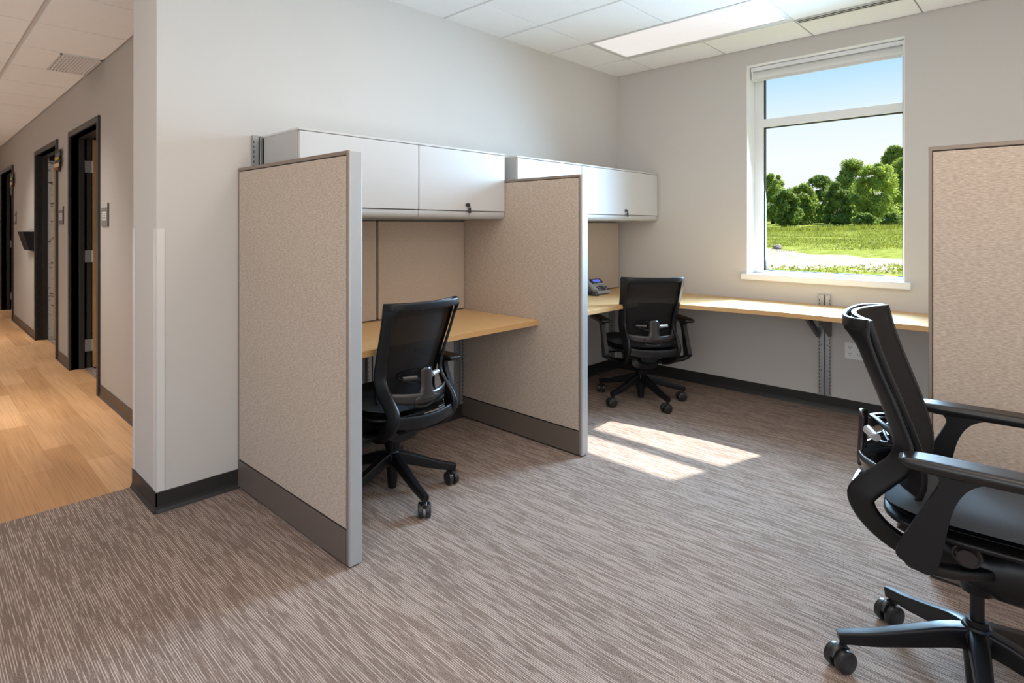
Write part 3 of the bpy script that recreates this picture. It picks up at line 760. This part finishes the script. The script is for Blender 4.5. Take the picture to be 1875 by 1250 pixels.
def build_chair():
    t = thing('office_chair', 'proto', 'office chair')
    up = bpy.data.objects.new('upper_offset', None)   # not linked: offset handled on the parts themselves
    parts = []
    def P(o): parts.append(o); return o
    # --- back frame: two side rails, rear-bowed top band, lower cross band
    fr = MB()
    # (half width of path, f, z, strip width, thickness, side vector (inward, f, z))
    RP = [(.204, -.248, 1.044, .070, .012, (-.50, -.86, 0)), (.206, -.245, 1.034, .078, .012, (-.52, -.85, 0)), (.209, -.238, 1.008, .058, .013, (-.62, -.78, 0)),
          (.208, -.226, .975, .050, .014, (-.72, -.70, 0)), (.204, -.207, .915, .050, .014, (-.74, -.67, 0)), (.200, -.182, .845, .052, .015, (-.74, -.67, 0)),
          (.194, -.160, .775, .054, .016, (-.74, -.67, 0)), (.190, -.146, .715, .058, .018, (-.70, -.70, .05)), (.188, -.156, .665, .062, .022, (-.55, -.75, .35)),
          (.187, -.190, .622, .064, .024, (-.40, -.60, .65)), (.187, -.222, .585, .066, .026, (-.35, -.70, .60)), (.186, -.240, .552, .066, .028, (-.35, -.93, .05)),
          (.184, -.230, .515, .060, .028, (-.30, -.85, -.40)), (.180, -.203, .480, .056, .028, (-.25, -.65, -.70)), (.172, -.168, .452, .054, .028, (-.20, -.50, -.80)),
          (.158, -.130, .432, .052, .028, (-.10, -.35, -.90)), (.130, -.085, .418, .048, .028, (0, -.25, -.95))]
    for s in (-1, 1):
        pts = cr([(s * a[0], a[1], a[2]) for a in RP], 4); k = len(pts)
        def li(col, j):
            t_ = j / 4; i_ = min(int(t_), len(RP) - 2); w_ = t_ - i_; A_, B_ = RP[i_][col], RP[i_ + 1][col]
            if isinstance(A_, tuple): return Vector((s * (A_[0] + (B_[0] - A_[0]) * w_), A_[1] + (B_[1] - A_[1]) * w_, A_[2] + (B_[2] - A_[2]) * w_))
            return A_ + (B_ - A_) * w_
        fr.sweep(pts, [li(3, j) for j in range(k)], [li(4, j) for j in range(k)], side=[li(5, j) for j in range(k)], n=16, p=4)
    top = cr([(-.221, -.222, 1.041), (-.201, -.258, 1.041), (-.155, -.280, 1.041), (-.08, -.290, 1.041), (0, -.293, 1.041), (.08, -.290, 1.041), (.155, -.280, 1.041), (.201, -.258, 1.041), (.221, -.222, 1.041)], 6)
    fr.sweep(top, .034, .012, side=(0, 0, 1), n=12, p=5)
    fr.sweep(cr([(-.186, -.236, .528), (-.15, -.256, .520), (-.07, -.270, .512), (0, -.274, .510), (.07, -.270, .512), (.15, -.256, .520), (.186, -.236, .528)], 6), .056, .016, side=(0, 0, 1), n=12, p=4)
    P(fr.build('back_frame', 'black', t, smooth=True))
    # inner frame round the mesh
    prof = [(1.052, -.211), (.985, -.196), (.915, -.174), (.845, -.150), (.775, -.126), (.71, -.108), (.66, -.098), (.61, -.100), (.56, -.118)]
    def mesh_pt(u, vv):
        z = .56 + (1.052 - .56) * vv; x = (u * 2 - 1) * (.178 + .040 * max(0, (z - .56) / .49))
        f = interp(prof, z); bow = .052 + .008 * vv
        return Vector((x, f - bow * (1 - (u * 2 - 1) ** 2), z))
    P(MB().grid(mesh_pt, 18, 26).build('back_mesh', 'mesh', t, smooth=True, solid=.003, recalc=False))
    ring = [mesh_pt(i / 14, 1) for i in range(15)] + [mesh_pt(1, 1 - i / 18) for i in range(1, 19)] + [mesh_pt(1 - i / 14, 0) for i in range(1, 15)] + [mesh_pt(0, i / 18) for i in range(1, 18)]
    P(MB().sweep([q + Vector((0, -.004, 0)) for q in ring], .014, .010, side=(0, 1, 0), n=12, p=4, closed=True).build('mesh_rim', 'black', t, smooth=True))
    # band across the top with the label slot
    def tb(u, vv):
        q = mesh_pt(u, .950 + .050 * vv); return q + Vector((0, -.008, 0))
    P(MB().grid(tb, 16, 2).build('top_band', 'black', t, smooth=True, solid=.006, recalc=False))
    q = mesh_pt(.72, .975)
    P(MB().box((-.030, -.003, -.007), (.030, .003, .007), Matrix.Translation(q + Vector((0, -.013, 0))) @ Matrix.Rotation(R(10), 4, 'Z')).build('label_plate', 'grey', t, bevel=.001))
    # lumbar T plate
    def plate_fn(u, vv):
        x = (u * 2 - 1); z = .585 + .048 * vv; return Vector((x * .186, -.262 + .075 * x * x + .0, z - .010 * (1 - x * x) + .012))
    tp = MB().grid(plate_fn, 16, 3)
    def stem(u, vv):
        hw = .034 + .045 * max(0, 1 - vv * 2.2) ** 2; return Vector(((u * 2 - 1) * hw, -.266 + .012 * (u * 2 - 1) ** 2 + .006 * vv, .602 + .148 * vv - .012 * (u * 2 - 1) ** 4 * (vv > .9)))
    tp.grid(stem, 6, 10)
    P(tp.build('lumbar_yoke', 'grey', t, smooth=True, solid=.008, recalc=False))
    lp = MB()
    lp.sweep([(.105 * math.cos(a), -.168 - .02 * math.sin(a) ** 2 - .045 * (1 - abs(math.cos(a))), .705 + .032 * math.sin(a)) for a in [i * 2 * math.pi / 28 for i in range(28)]], .016, .010, side=(0, 1, 0), n=8, closed=True)
    for q in (.695, .710): lp.sweep([(-.09, -.185, q), (0, -.205, q), (.09, -.185, q)], .006, .008, side=(0, 0, 1), n=8)
    P(lp.build('lumbar_pad', 'black', t, smooth=True))
    for s in (-1, 1):
        P(MB().cyl((s * .045, -.238, .704), (s * .110, -.212, .704), .013, .011, n=16).build('lumbar_knob', 'silver' if s > 0 else 'grey', t, smooth=True))
    P(MB().sweep(cr([(-.055, -.235, .60), (-.05, -.235, .575), (0, -.240, .566), (.05, -.235, .575), (.055, -.235, .60)], 5), .014, .012, side=(0, 1, 0), n=8).build('yoke_handle', 'grey', t, smooth=True))
    # seat
    def seat_pt(u, vv, z0, dome):
        a = u * 2 - 1; b = vv * 2 - 1
        sx = math.copysign(abs(a) ** 1, a); r = 1.0
        k = (abs(a) ** 4 + abs(b) ** 4) ** .25; k2 = max(abs(a), abs(b)); sc2 = k2 / k if k > 0 else 1
        x = sx * sc2 * .248; y = .052 + b * sc2 * .248
        e = 1 - max(abs(a), abs(b)) ** 6
        z = z0 + dome * e - .030 * max(0, (y - .2) / .1) ** 2 * (1 if y > .2 else 0) + .010 * a * a * (1 if dome > 0 else 0)
        return Vector((x, y, z))
    sm = MB().grid(lambda u, vv: seat_pt(u, vv, .548, .035), 20, 20)
    b2 = MB().grid(lambda u, vv: seat_pt(u, vv, .548, -.025), 20, 20)
    sm.add(b2.v, [f[::-1] for f in b2.f])
    s_ = sm.build('seat_cushion', 'seatf', t, smooth=True, recalc=False); P(s_)
    bmx = bmesh.new(); bmx.from_mesh(s_.data); bmesh.ops.remove_doubles(bmx, verts=bmx.verts, dist=.0005); bmesh.ops.recalc_face_normals(bmx, faces=bmx.faces); bmx.to_mesh(s_.data); bmx.free()
    P(MB().grid(lambda u, vv: seat_pt(u, vv, .520, -.030) * 1.0, 14, 14).build('seat_pan', 'black', t, smooth=True, solid=.010, recalc=False))
    # mechanism
    mc = MB()
    mc.sweep(cr([(0, -.16, .455), (0, -.08, .420), (0, .02, .390), (0, .12, .405), (0, .20, .465)], 5), [.12] * 5 + [.20] * 11 + [.18] * 5, [.06] * 5 + [.12] * 6 + [.15] * 5 + [.07] * 5, side=(1, 0, 0), n=16, p=3)
    mc.cyl((0, 0, .30), (0, 0, .38), .034, .055, n=20)
    P(mc.build('tilt_mechanism', 'black', t, smooth=True))
    P(MB().cyl((.07, -.02, .462), (.175, -.02, .462), .030, n=24).cyl((.175, -.02, .462), (.19, -.02, .462), .026, .02, n=24).build('tension_knob', 'grey', t, smooth=True))
    P(MB().sweep(cr([(-.07, .05, .455), (-.16, .055, .462), (-.26, .06, .452)], 4), [.012] * 5 + [.03] * 4, .010, side=(0, 1, 0), n=8).build('height_lever', 'black', t, smooth=True))
    # arms
    for s in (-1, 1):
        a = MB()
        poly = [(-.088, .714), (-.078, .703), (-.070, .688), (-.074, .668), (-.100, .610), (-.128, .548), (-.152, .492), (-.150, .472), (-.128, .458), (-.100, .447), (-.078, .455), (-.066, .50), (-.052, .585), (-.040, .635), (-.022, .672), (-.002, .692), (.024, .704), (.062, .709), (.070, .714)]
        poly = [(q.x, q.y) for q in cr([(u_, v_, 0) for u_, v_ in poly], 3)]
        a.prism(poly, min(s * .291, s * .319), max(s * .291, s * .319), Matrix(((0, 0, 1, 0), (1, 0, 0, 0), (0, 1, 0, 0), (0, 0, 0, 1))))
        a.sweep(cr([(s * .310, -.112, .466), (s * .262, -.098, .440), (s * .17, -.040, .410), (s * .06, .03, .390)], 5), .050, .030, side=(0, 1, 0), n=14, p=4)
        ao = a.build('armrest', 'black', t, bevel=.007, seg=3); P(ao)
        def pad(u, vv, top):
            x = (u * 2 - 1); y = (vv * 2 - 1); k_ = (abs(x) ** 7 + abs(y) ** 7) ** (1 / 7); k2 = max(abs(x), abs(y)); q_ = k2 / k_ if k_ else 1
            e = 1 - k2 ** 12
            return Vector((s * .309 + x * q_ * .043, .008 + y * q_ * .156, (.726 + .013 * e) if top else (.726 - .020 * e)))
        pm = MB().grid(lambda u, vv: pad(u, vv, True), 18, 30); p2 = MB().grid(lambda u, vv: pad(u, vv, False), 18, 30); pm.add(p2.v, [f[::-1] for f in p2.f])
        po = pm.build('arm_pad', 'armpad', ao, smooth=True, recalc=False)
        bmx = bmesh.new(); bmx.from_mesh(po.data); bmesh.ops.remove_doubles(bmx, verts=bmx.verts, dist=.0004); bmesh.ops.recalc_face_normals(bmx, faces=bmx.faces); bmx.to_mesh(po.data); bmx.free()
    for o in parts: o['lift'] = 1
    # gas column, hub, legs
    MB().cyl((0, 0, .19), (0, 0, .36), .0155, n=18).cyl((0, 0, .16), (0, 0, .222), .026, .024, n=20).build('gas_column', 'black', t, smooth=True)
    MB().lathe([(.018, .020), (.022, .024), (.024, .05), (.029, .12), (.036, .150), (.042, .185), (.034, .200), (.030, .206)], n=24).build('base_hub', 'black', t, smooth=True)
    for k in range(5):
        lg = MB()
        n = 12; pts, ws, hs = [], [], []
        for j in range(n + 1):
            r = .02 + .305 * j / n; ztop = interp(LEG_TOP, r); h = .062 - .030 * (j / n); pts.append((r, 0, ztop - h / 2)); hs.append(h); ws.append(.044 - .014 * (j / n))
        lg.sweep(pts, ws, hs, side=(0, 1, 0), n=20, p=7)
        lo = lg.build('base_leg', 'black', t, smooth=True)
        lo.rotation_euler = (0, 0, R(72 * k))
        ca = MB()
        ca.cyl((0, 0, .045), (0, 0, .082), .0085, n=12)
        ca.m = 0
        for sx in (-1, 1):
            ca.lathe([(.012, sx * .006), (.030, sx * .006), (.0325, sx * .010), (.0335, sx * .018), (.0325, sx * .026), (.028, sx * .029), (.012, sx * .030)], origin=(.012, 0, .0335), axis='Y', n=24)
        ca.sweep(cr([(.046, 0, .045), (.036, 0, .062), (.010, 0, .070), (-.010, 0, .060)], 4), .020, .010, side=(0, 1, 0), n=10)
        co = ca.build('caster', 'rubber', lo, smooth=True)
        co.location = (.312, 0, 0); co['c'] = 1
    return t

chair0 = build_chair()
def place(root, x, y, fwd_deg, base_deg, drop, casters, label):
    root.location = (x, y, 0); root.rotation_euler = (0, 0, R(fwd_deg - 90)); root['label'] = label; root['group'] = 'black mesh task chairs'
    k = 0
    for ch in sorted(root.children, key=lambda c: c.name):
        if 'lift' in ch: ch.location.z = -drop
        if ch.name.startswith('base_leg'):
            ch.rotation_euler = (0, 0, R(base_deg + 72 * k - (fwd_deg - 90)))
            for c in ch.children: c.rotation_euler = (0, 0, R(casters[k] - (base_deg + 72 * k)))
            k += 1
chairs = [chair0] + [copy_tree(chair0) for _ in range(2)]
place(chairs[0], 2.215, .158, -85.5, 45, 0, (150, 150, 60, 200, 100), 'large black mesh office chair in the right foreground, seen from its side')
place(chairs[1], 1.795, 2.234, 90, -101, .085, (50, 80, 10, 120, 200), 'black mesh office chair at the first desk, between the nearest and middle partitions')
place(chairs[2], 4.14, 2.144, 47.8, 170, .105, (150, 160, 140, 60, 30), 'black mesh office chair at the corner desk, facing the room corner')

# ------------------------------------------------------------------ outdoors
def ground_z(x): return -.15 + .0308 * max(0, x - 24) * 1.0
gm = MB()
def gp(u, vv):
    x = 5.3 + (vv ** 1.6) * 150; y = -60 + 130 * u
    return Vector((x, y, ground_z(x) + .06 * noise.noise(Vector((x * .4, y * .4, 0)))))
gm.grid(gp, 90, 90)
struct(gm.build('ground', 'ground', smooth=True), 'grassy field with a worn strip of pale dirt outside the window', 'field')

def tree(name, x, y, h, w, leaf, seed, label, n=5200, low=-.06):
    rnd = random.Random(seed); z0 = ground_z(x)
    o = thing(name, label, 'tree', (x, y, z0), 0, 'trees beyond the field')
    tr = MB()
    for k in range(3):
        a = rnd.uniform(0, 6.28); q = rnd.uniform(.1, .35) * w
        tr.sweep(cr([(rnd.uniform(-.15, .15), rnd.uniform(-.15, .15), -.1), (q * .3 * math.cos(a), q * .3 * math.sin(a), h * .3), (q * math.cos(a), q * math.sin(a), h * .58)], 4), [.26 - .026 * j for j in range(9)], [.26 - .026 * j for j in range(9)], n=7, p=2)
    tr.build('trunk', 'bark', o, smooth=True)
    cl = MB(); blobs = []
    for k in range(58):
        t_ = rnd.random(); zz = h * (low + .12 + (.80 - low) * t_)
        wid = w / 2 * (math.sin(math.pi * min(1, .18 + .78 * t_)) ** .6) * .78
        a = rnd.uniform(0, 6.28); rr = wid * rnd.random() ** .5
        blobs.append((Vector((rr * math.cos(a), rr * math.sin(a), zz)), rnd.uniform(.09, .19) * w * (1.2 - .5 * t_)))
    vs, fs = [], []
    for i in range(n):
        c, r = rnd.choice(blobs)
        d = Vector((rnd.gauss(0, 1), rnd.gauss(0, 1), rnd.gauss(0, 1))).normalized()
        p = c + d * r * rnd.uniform(.55, 1.05) * Vector((1, 1, .8)).length / 1.62
        s = rnd.uniform(.07, .15)
        u = Vector((rnd.gauss(0, 1), rnd.gauss(0, 1), rnd.gauss(0, 1))).normalized(); v_ = u.cross(d).normalized() if abs(u.dot(d)) < .98 else d.orthogonal().normalized()
        u = (u + d * .2).normalized(); b0 = len(vs)
        vs += [p - u * s, p + v_ * s * .55, p + u * s, p - v_ * s * .55]; fs.append((b0, b0 + 1, b0 + 2, b0 + 3))
    cl.add(vs, fs)
    cl.build('foliage', leaf, o, recalc=False)
    return o
def ray_xy(px, d):
    a = (px - PX) / FPX; F = (math.cos(YAW), math.sin(YAW)); Rr = (math.sin(YAW), -math.cos(YAW))
    return (F[0] + Rr[0] * a) * d, (F[1] + Rr[1] * a) * d
TS = [  # bearing as picture column, depth, height, width, leaf, label
    (1416, 74, 6.7, 4.4, 'leaf3', 'pale loose tree at the left end of the tree row'),
    (1392, 84, 6.1, 4.2, 'leaf2', 'low shrubby tree at the window edge, left of the pale loose tree'),
    (1438, 62, 4.1, 3.4, 'leaf2', 'short rounded tree just right of the pale loose tree'),
    (1465, 68, 4.9, 4.4, 'leaf1', 'low spreading tree in the left half of the tree row'),
    (1500, 75, 6.4, 4.6, 'leaf2', 'dark low tree left of the middle of the tree row'),
    (1556, 69, 7.8, 5.2, 'leaf1', 'full round tree in the middle of the tree row'),
    (1530, 62, 4.9, 3.2, 'leaf2', 'narrow dark tree left of the full round tree'),
    (1602, 62, 7.0, 4.9, 'leaf3', 'bright green tree right of the full round tree'),
    (1640, 82, 10.9, 5.6, 'leaf1', 'tallest tree rising behind at the right edge of the window'),
    (1650, 68, 7.9, 5.0, 'leaf3', 'broad bright tree at the right edge of the window'),
    (1690, 75, 8.6, 5.4, 'leaf1', 'tree half hidden by the right side of the window'),
    (1345, 70, 6.0, 5.0, 'leaf1', 'tree of the row hidden behind the wall left of the window'),
    (1290, 66, 6.8, 5.2, 'leaf2', 'darker tree of the row hidden behind the wall left of the window'),
    (1585, 56, 1.4, 2.3, 'leaf2', 'low bush at the foot of the bright green tree'),
    (1632, 56, 1.3, 2.3, 'leaf2', 'low bush under the broad bright tree'),
]
for i, (px, d, h, w, lf, lb) in enumerate(TS):
    x, y = ray_xy(px, d); tree('field_tree', x, y, h, w, lf, 100 + i, lb, n=int((2600 if i == 0 else 3300) * h ** .9))

# tall weeds in front of the trees and grass tufts over the field
rnd = random.Random(5); gv, gf = [], []
for i in range(34000):
    px = rnd.uniform(1310, 1710); d = (28 + 26.3 * rnd.random() ** .8) if i % 30 else rnd.uniform(17.5, 21.0)
    x, y = ray_xy(px, d); z = ground_z(x) - .02; hh = rnd.uniform(.04, .11) * (rnd.uniform(1.5, 5.5) if d > 50 else 1); an = rnd.uniform(0, 6.28); w = rnd.uniform(.02, .05)
    if abs(px - 1424) < 45 and abs(d - 30) < 1.3: continue
    dx, dy = math.cos(an) * w, math.sin(an) * w; lx, ly = rnd.uniform(-.08, .08), rnd.uniform(-.08, .08); b0 = len(gv)
    gv += [(x - dx, y - dy, z), (x + dx, y + dy, z), (x + lx, y + ly, z + hh)]; gf.append((b0, b0 + 1, b0 + 2))
g = MB(); g.add(gv, gf); g = g.build('field_grass', 'blade', recalc=False)
tag(g, 'tufts of bright green grass and weeds over the field', 'grass', kind='stuff')
# rubble at the left of the dirt strip
x, y = ray_xy(1424, 30)
for k, (dx, dy, s) in enumerate(((0, 0, .22), (.45, .2, .15), (-.4, -.15, .13))):
    bm = bmesh.new(); bmesh.ops.create_icosphere(bm, subdivisions=2, radius=s)
    for q in bm.verts: q.co *= 1 + .35 * noise.noise(q.co * 6 + Vector((k, 0, 0))); q.co.z *= .7
    me = bpy.data.meshes.new('stone'); bm.to_mesh(me); bm.free(); me.materials.append(M['stone'])
    o = bpy.data.objects.new('stone', me); COL.objects.link(o); o.location = (x + dx, y + dy, ground_z(x + dx) + s * .4)
    tag(o, ('large brown rubble stone on the field, middle of three', 'brown rubble stone on the field, farthest of three', 'small brown rubble stone on the field, nearest of three')[k], 'stone', 'rubble stones on the field')
